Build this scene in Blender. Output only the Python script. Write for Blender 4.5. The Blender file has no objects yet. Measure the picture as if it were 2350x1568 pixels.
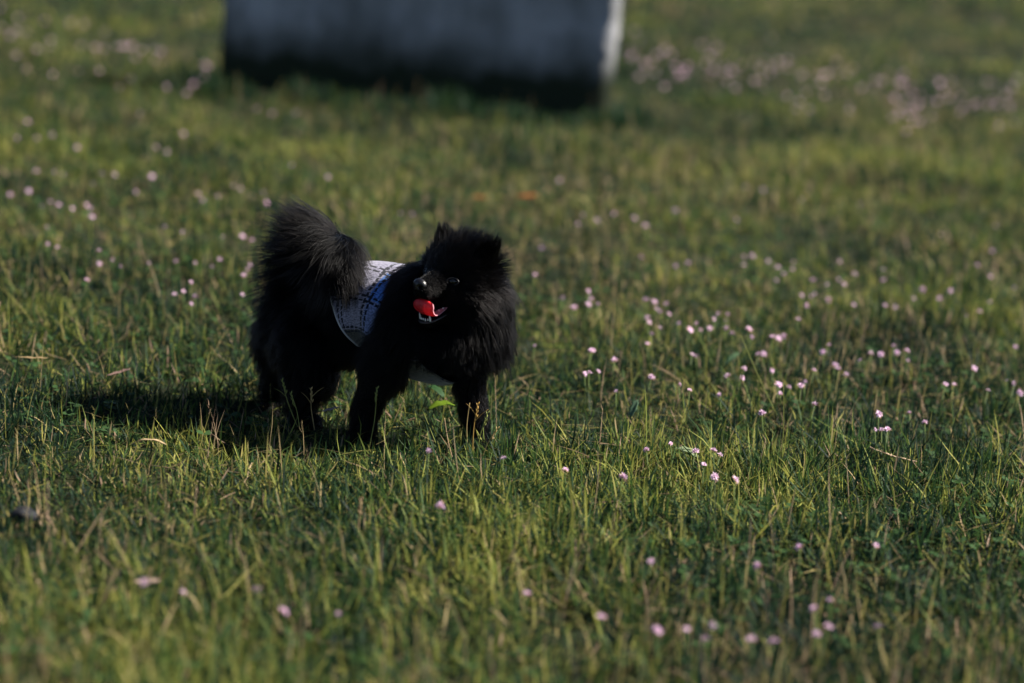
import bpy, bmesh, math, random
import numpy as np
from mathutils import Matrix, Vector, kdtree

random.seed(7)
rng = np.random.default_rng(11)
SC = bpy.context.scene
COL = SC.collection

# ------------------------------------------------------------------ camera
LENS, SENS, CAMH = 85.0, 36.0, 1.0
PITCH, ROLL = math.radians(13.0), math.radians(4.2)
FPX = LENS / SENS * 2350.0                       # focal length in units of the 2350-wide photo
_d = np.array([0, math.cos(PITCH), -math.sin(PITCH)])
_r0 = np.array([1.0, 0, 0]); _u0 = np.cross(_r0, _d)
_r = math.cos(ROLL) * _r0 + math.sin(ROLL) * _u0
_u = -math.sin(ROLL) * _r0 + math.cos(ROLL) * _u0
CPOS = np.array([0, 0, CAMH])
cam_data = bpy.data.cameras.new('camera')
cam = bpy.data.objects.new('camera', cam_data); COL.objects.link(cam)
m3 = Matrix((_r, _u, -_d)).transposed()
cam.matrix_world = Matrix.Translation(CPOS) @ m3.to_4x4()
cam_data.lens = LENS; cam_data.sensor_width = SENS
cam_data.clip_start = 0.05; cam_data.clip_end = 2000
cam_data.dof.use_dof = True
cam_data.dof.focus_distance = 3.62
cam_data.dof.aperture_fstop = 2.1
SC.camera = cam

# ------------------------------------------------------------------ light
SUN_DIR = np.array([0.80, 0.06, 0.78]); SUN_DIR /= np.linalg.norm(SUN_DIR)
sun_el = math.asin(SUN_DIR[2]); sun_az = math.atan2(SUN_DIR[0], SUN_DIR[1])
world = bpy.data.worlds.new('World'); SC.world = world; world.use_nodes = True
wn = world.node_tree
sky = wn.nodes.new('ShaderNodeTexSky'); sky.sky_type = 'NISHITA'; sky.sun_disc = False
sky.air_density = 0.5; sky.dust_density = 0.2; sky.sun_elevation = sun_el; sky.sun_rotation = sun_az
bg = wn.nodes['Background']; bg.inputs['Strength'].default_value = 0.05
wn.links.new(sky.outputs[0], bg.inputs[0])
sun_data = bpy.data.lights.new('sun', 'SUN'); sun_data.energy = 5.0; sun_data.angle = math.radians(0.5)
sun_data.color = (1.0, 0.94, 0.84)
sun = bpy.data.objects.new('sun', sun_data); COL.objects.link(sun)
sun.rotation_euler = Vector(-SUN_DIR).to_track_quat('-Z', 'Y').to_euler()
SC.view_settings.view_transform = 'Standard'; SC.view_settings.look = 'None'
SC.view_settings.gamma = 1.0; SC.view_settings.exposure = 1.5
SC.view_settings.use_curve_mapping = False
SC.render.engine = 'CYCLES'
SC.cycles.use_denoising = True; SC.cycles.denoiser = 'OPENIMAGEDENOISE'
SC.cycles.max_bounces = 8; SC.cycles.diffuse_bounces = 2; SC.cycles.transmission_bounces = 3

# ------------------------------------------------------------------ helpers
def ray(px, py):
    return _d + _r * ((px - 1175) / FPX) - _u * ((py - 784) / FPX)
def ground(px, py, z=0.0):
    v = ray(px, py); return CPOS + v * ((z - CAMH) / v[2])
def at(px, py, Y):
    v = ray(px, py); return CPOS + v * (Y / v[1])
def unit(v):
    v = np.asarray(v, float); return v / max(1e-9, np.linalg.norm(v))

_TAB = rng.random((256, 256))
def vnoise(x, y):
    x = np.asarray(x, float); y = np.asarray(y, float)
    xi = np.floor(x).astype(int); yi = np.floor(y).astype(int)
    fx = x - xi; fy = y - yi
    fx = fx * fx * (3 - 2 * fx); fy = fy * fy * (3 - 2 * fy)
    a = _TAB[xi % 256, yi % 256]; b = _TAB[(xi + 1) % 256, yi % 256]
    c = _TAB[xi % 256, (yi + 1) % 256]; d = _TAB[(xi + 1) % 256, (yi + 1) % 256]
    return (a * (1 - fx) + b * fx) * (1 - fy) + (c * (1 - fx) + d * fx) * fy
def fbm(x, y, o=3):
    s = 0; w = 0.5; t = 0
    for k in range(o):
        s = s + w * vnoise(x * 2 ** k + 17 * k, y * 2 ** k + 31 * k); t += w; w *= 0.5
    return s / t
def gz(x, y):
    x = np.asarray(x, float); y = np.asarray(y, float)
    fade = np.clip(1 - (np.abs(x) - 6) / 6, 0, 1) * np.clip(1 - (np.abs(y - 9) - 10) / 6, 0, 1)
    return fade * ((fbm(x * 1.9 + 5, y * 1.9, 2) - 0.5) * 0.036 + (vnoise(x * 7, y * 7) - 0.5) * 0.012)

def new_mat(name):
    m = bpy.data.materials.new(name); m.use_nodes = True
    nt = m.node_tree
    return m, nt, nt.nodes['Principled BSDF'], nt.nodes['Material Output']
def simple_mat(name, col, rough=0.6, spec=0.3, noise=0.0, scale=60):
    m, nt, b, o = new_mat(name)
    b.inputs['Base Color'].default_value = (*col, 1); b.inputs['Roughness'].default_value = rough
    b.inputs['Specular IOR Level'].default_value = spec
    if noise:
        tc = nt.nodes.new('ShaderNodeTexCoord'); nz = nt.nodes.new('ShaderNodeTexNoise')
        nz.inputs['Scale'].default_value = scale; nz.inputs['Detail'].default_value = 4
        nt.links.new(tc.outputs['Object'], nz.inputs['Vector'])
        rp = nt.nodes.new('ShaderNodeValToRGB')
        rp.color_ramp.elements[0].position = 0.3; rp.color_ramp.elements[1].position = 0.7
        rp.color_ramp.elements[0].color = (*[c * (1 - noise) for c in col], 1)
        rp.color_ramp.elements[1].color = (*[min(1, c * (1 + noise)) for c in col], 1)
        nt.links.new(nz.outputs['Fac'], rp.inputs[0]); nt.links.new(rp.outputs[0], b.inputs['Base Color'])
    return m
def leaf_mat(name, col=None, transl=0.35, rough=0.5):
    m, nt, b, o = new_mat(name)
    tr = nt.nodes.new('ShaderNodeBsdfTranslucent'); mx = nt.nodes.new('ShaderNodeMixShader')
    mx.inputs[0].default_value = transl
    b.inputs['Roughness'].default_value = rough; b.inputs['Specular IOR Level'].default_value = 0.15
    if col is None:
        at_ = nt.nodes.new('ShaderNodeAttribute'); at_.attribute_name = 'tint'
        nt.links.new(at_.outputs['Color'], b.inputs['Base Color']); nt.links.new(at_.outputs['Color'], tr.inputs['Color'])
    else:
        tc = nt.nodes.new('ShaderNodeTexCoord'); nz = nt.nodes.new('ShaderNodeTexNoise')
        nz.inputs['Scale'].default_value = 90
        nt.links.new(tc.outputs['Object'], nz.inputs['Vector'])
        rp = nt.nodes.new('ShaderNodeValToRGB')
        rp.color_ramp.elements[0].color = (*[c * 0.75 for c in col], 1); rp.color_ramp.elements[1].color = (*[c * 1.2 for c in col], 1)
        nt.links.new(nz.outputs['Fac'], rp.inputs[0])
        nt.links.new(rp.outputs[0], b.inputs['Base Color']); nt.links.new(rp.outputs[0], tr.inputs['Color'])
    nt.links.new(b.outputs[0], mx.inputs[1]); nt.links.new(tr.outputs[0], mx.inputs[2])
    nt.links.new(mx.outputs[0], o.inputs[0])
    return m

def mesh_np(name, verts, faces, mat=None, smooth=True, tint=None):
    """verts (N,3); faces: list of arrays (M,k)"""
    me = bpy.data.meshes.new(name)
    verts = np.asarray(verts, np.float32)
    fl = [np.asarray(f, np.int32) for f in faces if len(f)]
    loops = np.concatenate([f.ravel() for f in fl])
    tot = np.concatenate([np.full(len(f), f.shape[1], np.int32) for f in fl])
    start = np.concatenate([[0], np.cumsum(tot)[:-1]]).astype(np.int32)
    me.vertices.add(len(verts)); me.vertices.foreach_set('co', verts.ravel())
    me.loops.add(len(loops)); me.loops.foreach_set('vertex_index', loops)
    me.polygons.add(len(tot)); me.polygons.foreach_set('loop_start', start); me.polygons.foreach_set('loop_total', tot)
    if smooth: me.polygons.foreach_set('use_smooth', np.ones(len(tot), bool))
    if tint is not None:
        a = me.attributes.new('tint', 'FLOAT_COLOR', 'POINT')
        c = np.ones((len(verts), 4), np.float32); c[:, :3] = tint
        a.data.foreach_set('color', c.ravel())
    me.update(calc_edges=True)
    if mat: me.materials.append(mat)
    return me
def link(name, data, parent=None, loc=(0, 0, 0)):
    o = bpy.data.objects.new(name, data); COL.objects.link(o); o.location = loc
    if parent: o.parent = parent
    return o
def tag(o, label=None, cat=None, group=None, kind=None):
    if label: o['label'] = label
    if cat: o['category'] = cat
    if group: o['group'] = group
    if kind: o['kind'] = kind
    return o
def tube(pts, rad, n=6, cap=True):
    """verts, quads of a tube along pts"""
    pts = np.asarray(pts, float); K = len(pts)
    rad = np.broadcast_to(rad, (K,))
    tg = np.gradient(pts, axis=0); V = []
    ref = np.array([0.31, 0.87, 0.37])
    for k in range(K):
        t = unit(tg[k]); a = unit(np.cross(t, ref)); b = np.cross(t, a)
        for j in range(n):
            q = 2 * math.pi * j / n
            V.append(pts[k] + rad[k] * (math.cos(q) * a + math.sin(q) * b))
    F = []
    for k in range(K - 1):
        for j in range(n):
            F.append((k * n + j, k * n + (j + 1) % n, (k + 1) * n + (j + 1) % n, (k + 1) * n + j))
    T = []
    if cap:
        V.append(pts[0]); V.append(pts[-1]); c0, c1 = K * n, K * n + 1
        for j in range(n):
            T.append((c0, (j + 1) % n, j)); T.append((c1, (K - 1) * n + j, (K - 1) * n + (j + 1) % n))
    return np.array(V), np.array(F), np.array(T, int).reshape(-1, 3)
class Join:
    def __init__(s): s.v = []; s.q = []; s.t = []; s.n = 0; s.c = []
    def add(s, v, q=None, t=None, col=None):
        s.v.append(v)
        if q is not None and len(q): s.q.append(np.asarray(q) + s.n)
        if t is not None and len(t): s.t.append(np.asarray(t) + s.n)
        if col is not None: s.c.append(np.broadcast_to(col, (len(v), 3)))
        s.n += len(v)
    def mesh(s, name, mat=None, smooth=True):
        f = []
        if s.q: f.append(np.concatenate(s.q))
        if s.t: f.append(np.concatenate(s.t))
        return mesh_np(name, np.concatenate(s.v), f, mat, smooth, np.concatenate(s.c) if s.c else None)

# ------------------------------------------------------------------ ground
def ground_sheet():
    xs = np.concatenate([[-400, -120, -40, -16, -9], np.linspace(-6, 6, 121), [9, 16, 40, 120, 400]])
    ys = np.concatenate([[-400, -120, -30, -8, -2], np.linspace(1.2, 20, 190), [24, 34, 60, 140, 500]])
    X, Y = np.meshgrid(xs, ys); Z = gz(X, Y)
    V = np.stack([X, Y, Z], -1).reshape(-1, 3)
    nx, ny = len(xs), len(ys)
    i = (np.arange(ny - 1)[:, None] * nx + np.arange(nx - 1)[None]).ravel()
    Q = np.stack([i, i + 1, i + nx + 1, i + nx], 1)
    m, nt, b, o = new_mat('soil_and_turf')
    tc = nt.nodes.new('ShaderNodeTexCoord')
    n1 = nt.nodes.new('ShaderNodeTexNoise'); n1.inputs['Scale'].default_value = 3.0; n1.inputs['Detail'].default_value = 8
    n2 = nt.nodes.new('ShaderNodeTexNoise'); n2.inputs['Scale'].default_value = 90; n2.inputs['Detail'].default_value = 5
    nt.links.new(tc.outputs['Object'], n1.inputs['Vector']); nt.links.new(tc.outputs['Object'], n2.inputs['Vector'])
    r1 = nt.nodes.new('ShaderNodeValToRGB')
    e = r1.color_ramp.elements; e[0].position = 0.38; e[0].color = (0.010, 0.018, 0.008, 1); e[1].position = 0.66; e[1].color = (0.024, 0.026, 0.012, 1)
    r2 = nt.nodes.new('ShaderNodeValToRGB')
    e = r2.color_ramp.elements; e[0].position = 0.35; e[0].color = (0.5, 0.5, 0.5, 1); e[1].position = 0.7; e[1].color = (1.4, 1.3, 1.1, 1)
    mx = nt.nodes.new('ShaderNodeMixRGB'); mx.blend_type = 'MULTIPLY'; mx.inputs[0].default_value = 1
    nt.links.new(n1.outputs['Fac'], r1.inputs[0]); nt.links.new(n2.outputs['Fac'], r2.inputs[0])
    nt.links.new(r1.outputs[0], mx.inputs[1]); nt.links.new(r2.outputs[0], mx.inputs[2]); nt.links.new(mx.outputs[0], b.inputs['Base Color'])
    b.inputs['Roughness'].default_value = 0.95; b.inputs['Specular IOR Level'].default_value = 0.1
    bp = nt.nodes.new('ShaderNodeBump'); bp.inputs['Strength'].default_value = 0.6; bp.inputs['Distance'].default_value = 0.01
    nt.links.new(n2.outputs['Fac'], bp.inputs['Height']); nt.links.new(bp.outputs[0], b.inputs['Normal'])
    tag(link('ground', mesh_np('ground', V, [Q], m)), 'uneven meadow ground of soil and thatch under the grass', kind='structure')
ground_sheet()

# ------------------------------------------------------------------ stone slab
def stone_slab():
    A = ground(500, 214); B = ground(1402, 286)
    ax = B - A; L = np.linalg.norm(ax[:2])
    yaw = math.radians(-1.9)
    mid = (A + B) / 2
    L = L * 0.995
    th, hh = 0.14, 0.46
    bm = bmesh.new()
    bmesh.ops.create_cube(bm, size=1)
    for v in bm.verts:
        v.co = Vector((v.co.x * L, v.co.y * th + th / 2, (v.co.z + 0.5) * hh - 0.04))
    bmesh.ops.bevel(bm, geom=list(bm.edges), offset=0.007, segments=2, affect='EDGES')
    bmesh.ops.triangulate(bm, faces=[f for f in bm.faces if len(f.verts) > 4])
    bmesh.ops.subdivide_edges(bm, edges=[e for e in bm.edges if e.calc_length() > 0.2], cuts=24, use_grid_fill=True)
    for v in bm.verts:
        x, y, z = v.co
        n = (float(vnoise(x * 6 + y * 3 + 40, z * 6)) - 0.5) * 0.014 + (float(vnoise(x * 22 + y * 9, z * 22 + 9)) - 0.5) * 0.006
        v.co.y += n if y < th / 2 else -n
        v.co.x += (float(vnoise(y * 9 + 3, z * 7 + 5)) - 0.5) * 0.008 * (1 if abs(x) > L / 2 - 0.05 else 0)
        if x > L / 2 - 0.08 and z > 0.265: v.co.x += 0.004          # the projecting upper ledge at the right end
    me = bpy.data.meshes.new('stone_slab'); bm.to_mesh(me); bm.free()
    me.polygons.foreach_set('use_smooth', np.ones(len(me.polygons), bool))
    m, nt, b, o = new_mat('weathered_stone')
    tc = nt.nodes.new('ShaderNodeTexCoord')
    def nz(s, d=6, r=0.6):
        n = nt.nodes.new('ShaderNodeTexNoise'); n.inputs['Scale'].default_value = s; n.inputs['Detail'].default_value = d; n.inputs['Roughness'].default_value = r
        nt.links.new(tc.outputs['Object'], n.inputs['Vector']); return n
    n1, n2 = nz(5.5), nz(45)
    mpz = nt.nodes.new('ShaderNodeMapping'); mpz.inputs['Scale'].default_value = (1, 1, 0.45); nt.links.new(tc.outputs['Object'], mpz.inputs[0]); nt.links.new(mpz.outputs[0], n1.inputs['Vector'])
    r1 = nt.nodes.new('ShaderNodeValToRGB'); e = r1.color_ramp.elements
    e[0].position = 0.33; e[0].color = (0.12, 0.125, 0.122, 1); e[1].position = 0.64; e[1].color = (0.33, 0.33, 0.345, 1)
    nt.links.new(n1.outputs['Fac'], r1.inputs[0])
    # algae and damp creeping up from the soil in an uneven edge
    sp = nt.nodes.new('ShaderNodeSeparateXYZ'); nt.links.new(tc.outputs['Object'], sp.inputs[0])
    n3 = nz(7, 5)
    md = nt.nodes.new('ShaderNodeMath'); md.operation = 'MULTIPLY_ADD'; md.inputs[1].default_value = -0.22; md.inputs[2].default_value = 0.0
    nt.links.new(n3.outputs['Fac'], md.inputs[0])
    ad = nt.nodes.new('ShaderNodeMath'); ad.operation = 'ADD'; nt.links.new(sp.outputs['Z'], ad.inputs[0]); nt.links.new(md.outputs[0], ad.inputs[1])
    mr = nt.nodes.new('ShaderNodeMapRange'); mr.inputs['From Min'].default_value = 0.0; mr.inputs['From Max'].default_value = 0.17
    nt.links.new(ad.outputs[0], mr.inputs['Value'])
    mx = nt.nodes.new('ShaderNodeMixRGB'); mx.inputs[1].default_value = (0.014, 0.020, 0.010, 1)
    nt.links.new(mr.outputs[0], mx.inputs[0]); nt.links.new(r1.outputs[0], mx.inputs[2]); nt.links.new(mx.outputs[0], b.inputs['Base Color'])
    b.inputs['Roughness'].default_value = 0.9; b.inputs['Specular IOR Level'].default_value = 0.2
    bp = nt.nodes.new('ShaderNodeBump'); bp.inputs['Strength'].default_value = 0.5; bp.inputs['Distance'].default_value = 0.01
    nt.links.new(n2.outputs['Fac'], bp.inputs['Height']); nt.links.new(bp.outputs[0], b.inputs['Normal'])
    me.materials.append(m)
    ob = link('stone_slab', me, loc=(mid[0], mid[1], 0)); ob.rotation_euler.z = yaw
    tag(ob, 'upright grey weathered stone slab with damp dark foot standing behind the dog', 'stone slab', kind='thing')
    return A, B, mid, yaw, L, th
SLAB = stone_slab()

# ------------------------------------------------------------------ grass
def hw(y):      # half width of the meadow that can be seen, with room to step aside
    return 0.24 * y + 0.35 + 0.28 * np.maximum(0, y - 3.8)
def in_slab(x, y):
    A, B, mid, yaw, L, th = SLAB
    dx, dy = x - mid[0], y - mid[1]
    lx = dx * math.cos(yaw) + dy * math.sin(yaw); ly = -dx * math.sin(yaw) + dy * math.cos(yaw)
    return (np.abs(lx) < L / 2 + 0.005) & (ly > -0.005) & (ly < th + 0.005), lx, ly
PAL = np.array([[0.007, 0.020, 0.013], [0.018, 0.047, 0.017], [0.056, 0.102, 0.023], [0.235, 0.245, 0.048],
                [0.30, 0.26, 0.08], [0.36, 0.27, 0.14], [0.42, 0.28, 0.20]])
def blades(root, head, h, w, lean, curl, col, segs):
    """vectorised grass blades; returns verts, quads, tris, tint"""
    N = len(root)
    t = np.linspace(0, 1, segs + 1)
    c = np.zeros((N, segs + 1, 3)); c[:, 0] = root
    for k in range(segs):
        th = lean + curl * (k + 0.5) / segs
        st = h / segs
        c[:, k + 1, 0] = c[:, k, 0] + np.sin(th) * np.cos(head) * st
        c[:, k + 1, 1] = c[:, k, 1] + np.sin(th) * np.sin(head) * st
        c[:, k + 1, 2] = c[:, k, 2] + np.cos(th) * st
    c[:, 1:, 2] = np.maximum(c[:, 1:, 2], root[:, None, 2] + 0.003)
    sa = head + math.pi / 2 + rng.normal(0, 0.5, N)
    side = np.stack([np.cos(sa), np.sin(sa), rng.normal(0, 0.25, N)], -1)
    prof = np.array([0.75, 1.0, 0.85, 0.55][:segs]) if segs <= 4 else np.linspace(1, .5, segs)
    V = np.zeros((N, 2 * segs + 1, 3))
    for k in range(segs):
        o = side * (w * 0.5 * prof[k])[:, None]
        V[:, 2 * k] = c[:, k] - o; V[:, 2 * k + 1] = c[:, k] + o
    V[:, 2 * segs] = c[:, segs]
    nv = 2 * segs + 1; base = np.arange(N)[:, None] * nv
    Q = np.concatenate([base + np.array([2 * k, 2 * k + 1, 2 * k + 3, 2 * k + 2]) for k in range(segs - 1)]) if segs > 1 else np.zeros((0, 4), int)
    T = base + np.array([2 * segs - 2, 2 * segs - 1, 2 * segs])
    # tips a little drier; shade low in the turf painted as a darker base
    tv = np.repeat(np.minimum(np.arange(nv) // 2, segs) / segs, 1)
    tint = col[:, None, :] * (0.82 + 0.40 * tv)[None, :, None]
    return V.reshape(-1, 3), Q, T, tint.reshape(-1, 3)
def tone(x, y, n, extra=0.0):
    """palette position by patch: dark green clumps, olive turf, straw"""
    p = fbm(x * 2.6 + 3, y * 2.0 + 8, 3); q = fbm(x * 0.9 + 50, y * 0.8, 2); s = vnoise(x * 9 + 4, y * 7)
    v = 0.55 + 4.6 * (p - 0.36) + 1.5 * (q - 0.45) + 0.9 * (s - 0.5) + extra + rng.normal(0, 0.95, n)
    v = np.where(rng.random(n) < 0.42, v - 1.5, v); v = np.where(rng.random(n) < 0.15, v + 1.3, v)
    v = np.clip(v, 0, 3.4)
    dry = rng.random(n) < np.clip(0.055 + 0.28 * (fbm(x * 1.7 + 90, y * 1.5, 2) - 0.42), 0.03, 0.4)
    v = np.where(dry, rng.uniform(3.6, 6.0, n), v)
    i = np.floor(v).astype(int).clip(0, 5); f = (v - i)[:, None]
    return PAL[i] * (1 - f) + PAL[i + 1] * f * 1.0
GRASS = leaf_mat('grass_blade', None, 0.42, 0.6)
def grass_zone(name, y0, y1, ntuft, per, hmul, wmul, segs, label):
    # tufts uniform over the wedge
    xs, ys = [], []
    n = 0
    while n < ntuft:
        y = rng.uniform(y0, y1, ntuft); x = rng.uniform(-1, 1, ntuft) * hw(y1)
        ok = np.abs(x) < hw(y)
        dens = np.clip(0.35 + 2.0 * (fbm(x * 3.1 + 20, y * 2.6 + 2, 3) - 0.30), 0.42, 1.0)
        ok &= rng.random(ntuft) < dens
        xs.append(x[ok]); ys.append(y[ok]); n += ok.sum()
    tx = np.concatenate(xs)[:ntuft]; ty = np.concatenate(ys)[:ntuft]
    lush = fbm(tx * 2.2 + 60, ty * 1.8 + 7, 2)
    th = (0.018 + 0.038 * lush ** 1.35) * hmul * rng.uniform(0.7, 1.25, ntuft) * np.where(rng.random(ntuft) < 0.13, 1.65, 1.0) * np.interp(ty, [2.4, 3.4], [1.35, 1.0])
    tl = rng.uniform(0, 2 * math.pi, ntuft)
    k = np.repeat(np.arange(ntuft), per); N = len(k)
    rad = np.abs(rng.normal(0, 0.012 * (1 + 0.5 * (wmul - 1)), N)); an = rng.uniform(0, 2 * math.pi, N)
    x = tx[k] + rad * np.cos(an); y = ty[k] + rad * np.sin(an)
    inside = in_slab(x, y)[0]
    keep = ~inside; x, y, k, an, N = x[keep], y[keep], k[keep], an[keep], keep.sum()
    head = np.where(rng.random(N) < 0.45, tl[k] + rng.normal(0, 0.45, N), an + rng.normal(0, 0.9, N))
    h = th[k] * rng.uniform(0.5, 1.35, N) * (1 + 0.5 * (rng.random(N) < 0.05))
    w = rng.uniform(0.0012, 0.0030, N) * wmul
    lean = np.abs(rng.normal(0.78, 0.46, N)); curl = rng.normal(0.25, 0.65, N)
    col = tone(x, y, N)
    root = np.stack([x, y, gz(x, y) - 0.002], -1)
    V, Q, T, c = blades(root, head, h, w, lean, curl, col, segs)
    tag(link(name, mesh_np(name, V, [Q, T], GRASS, False, c)), label, 'grass', kind='stuff')
grass_zone('grass', 2.15, 4.9, 18500, 11, 1.0, 1.0, 3, 'short sharp blades of meadow grass round the dog')
grass_zone('grass', 4.9, 8.4, 23000, 8, 1.05, 1.4, 2, 'blurred olive meadow grass between the dog and the slab')
grass_zone('grass', 8.4, 19.0, 36000, 6, 1.15, 2.6, 2, 'blurred meadow grass stretching away behind the slab')

def thatch():
    N = 42000
    y = rng.uniform(2.15, 8.0, N) ** 1.0; x = rng.uniform(-1, 1, N) * hw(y)
    dens = vnoise(x * 6 + 11, y * 5)
    keep = rng.random(N) < 0.25 + 0.75 * dens; x, y = x[keep], y[keep]; N = len(x)
    keep = ~in_slab(x, y)[0]; x, y = x[keep], y[keep]; N = len(x)
    v = rng.uniform(3.2, 6.0, N) * np.where(rng.random(N) < 0.55, 1, 0.45)
    i = np.floor(v).astype(int).clip(0, 5); f = (v - i)[:, None]
    col = (PAL[i] * (1 - f) + PAL[i + 1] * f) * rng.uniform(0.30, 0.80, (N, 1))
    root = np.stack([x, y, gz(x, y) + rng.uniform(0.0, 0.022, N)], -1)
    V, Q, T, c = blades(root, rng.uniform(0, 6.28, N), rng.uniform(0.025, 0.075, N), rng.uniform(0.0010, 0.0022, N),
                        rng.normal(1.35, 0.16, N), rng.normal(0.1, 0.25, N), col, 2)
    tag(link('dry_thatch', mesh_np('dry_thatch', V, [Q, T], GRASS, False, c)), 'dead straw blades lying flat among the grass', 'thatch', kind='stuff')
thatch()

def upright_stalks():
    """thin dry seed stalks that stick out of the turf, far too many to count"""
    N = 5200
    y = 2.2 + 7.0 * rng.random(N) ** 1.4; x = rng.uniform(-1, 1, N) * hw(y)
    keep = (rng.random(N) < 0.15 + 1.1 * np.clip(fbm(x * 1.7 + 90, y * 1.5, 2) - 0.3, 0, 1) * 1.6) & ~in_slab(x, y)[0]
    x, y = x[keep], y[keep]; N = len(x)
    v = rng.uniform(3.3, 6.0, N); i = np.floor(v).astype(int).clip(0, 5); f = (v - i)[:, None]
    col = PAL[i] * (1 - f) + PAL[i + 1] * f
    hd = rng.uniform(0, 6.28, N); h = rng.uniform(0.05, 0.115, N); ln = np.abs(rng.normal(0.15, 0.22, N))
    root = np.stack([x, y, gz(x, y)], -1)
    V, Q, T, c = blades(root, hd, h, np.full(N, 0.0014), ln, rng.normal(0.1, 0.2, N), col, 3)
    j = Join(); j.add(V, Q, T, c)
    # feathery little seed spikes near the tips
    s = rng.random(N) < 0.5
    tip = V.reshape(N, 7, 3)[s, 6]; M = s.sum()
    for q in range(4):
        r2 = tip - np.stack([np.zeros(M), np.zeros(M), 0.0045 * np.full(M, q)], -1)
        V2, Q2, T2, c2 = blades(r2, rng.uniform(0, 6.28, M), rng.uniform(0.006, 0.012, M), np.full(M, 0.0016), rng.uniform(0.3, 0.9, M), np.zeros(M), col[s] * 0.95, 1)
        j.add(V2, Q2, T2, c2)
    tag(link('seed_stalks', j.mesh('seed_stalks', GRASS, False)), 'dry straw coloured seed stalks scattered upright through the grass', 'grass stalks', kind='stuff')
upright_stalks()

def slab_grass():
    A, B, mid, yaw, L, th = SLAB
    N = 3200
    u = rng.uniform(-L / 2 - 0.12, L / 2 + 0.08, N); v = -np.abs(rng.normal(0, 0.09, N)) - 0.004
    e = rng.random(N) < 0.16
    u = np.where(e, np.sign(rng.random(N) - 0.5) * (L / 2 + 0.02 + np.abs(rng.normal(0, 0.07, N))), u); v = np.where(e, rng.uniform(-0.1, th + 0.1, N), v)
    x = mid[0] + u * math.cos(yaw) - v * math.sin(yaw); y = mid[1] + u * math.sin(yaw) + v * math.cos(yaw)
    k = ~in_slab(x, y)[0]; x, y, u = x[k], y[k], u[k]; N = len(x)
    clump = vnoise(u * 9 + 70, u * 0 + 2)
    h = (0.03 + 0.075 * clump) * rng.uniform(0.6, 1.2, N)
    t = np.clip(rng.normal(0.5, 0.6, N), 0, 1.9); i = np.floor(t).astype(int).clip(0, 5); f = (t - i)[:, None]  # dark end of the palette only: slab shade put into the blade colour
    col = PAL[i] * (1 - f) + PAL[i + 1] * f
    V, Q, T, c = blades(np.stack([x, y, gz(x, y)], -1), rng.uniform(0, 6.28, N), h, rng.uniform(0.002, 0.005, N), np.abs(rng.normal(0.15, 0.2, N)), rng.normal(0.5, 0.4, N), col, 3)
    tag(link('tall_grass', mesh_np('tall_grass', V, [Q, T], GRASS, False, c)), 'taller grass coloured dark as if shaded, left unmown along the foot of the slab', 'grass', kind='stuff')
slab_grass()

def clover_leaves():
    """low three-leaf clover cover between the blades"""
    N = 5200
    y = 2.2 + 6.0 * rng.random(N) ** 1.3; x = rng.uniform(-1, 1, N) * hw(y)
    keep = (fbm(x * 2.3 + 33, y * 2.1 + 5, 2) > 0.47) & ~in_slab(x, y)[0]; x, y = x[keep], y[keep]; N = len(x)
    z = gz(x, y) + rng.uniform(0.012, 0.034, N); r = rng.uniform(0.004, 0.0075, N); a0 = rng.uniform(0, 6.28, N)
    base = rng.uniform(0.7, 1.3, (N, 1)) * np.array([0.036, 0.075, 0.024])
    j = Join()
    for k in range(3):
        a = a0 + k * 2.094; d = np.stack([np.cos(a), np.sin(a), rng.normal(0.1, 0.3, N)], -1); s = np.stack([-np.sin(a), np.cos(a), rng.normal(0, 0.25, N)], -1)
        c = np.stack([x, y, z], -1)
        P = [c, c + d * (0.9 * r)[:, None] + s * (0.75 * r)[:, None], c + d * (1.75 * r)[:, None] + s * (0.5 * r)[:, None], c + d * (1.6 * r)[:, None],
             c + d * (1.75 * r)[:, None] - s * (0.5 * r)[:, None], c + d * (0.9 * r)[:, None] - s * (0.75 * r)[:, None]]
        V = np.stack(P, 1).reshape(-1, 3); b = np.arange(N)[:, None] * 6
        j.add(V, np.concatenate([b + np.array([0, 1, 2, 3]), b + np.array([0, 3, 4, 5])]), None, np.repeat(base, 6, 0))
    tag(link('clover_leaves', j.mesh('clover_leaves', GRASS, False)), 'low dark three-leaf clover cover between the grass blades', 'clover', kind='stuff')
clover_leaves()

# ------------------------------------------------------------------ dog
PXM = 3.72 / FPX                                   # metres per photo unit at the dog
DOG0 = np.array([-0.20, 3.62, 0.0])
FW = unit([0.90, -0.42, 0.0])                       # where the body points
UP = np.array([0, 0, 1.0]); TOC = np.array([0, -1.0, 0])
HC = at(1050, 637, 3.545)
HF = unit([-0.67, -0.74, 0.0]); HL = unit(np.cross(HF, UP)) * -1   # HL: towards image right
HU = np.cross(HL, HF) * 1.0
if HU[2] < 0: HU = -HU
if HL[0] < 0: HL = -HL
def hp(f, l, u): return HC + 0.01 * (HF * f + HL * l + HU * u)     # centimetres in the head's own frame

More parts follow.
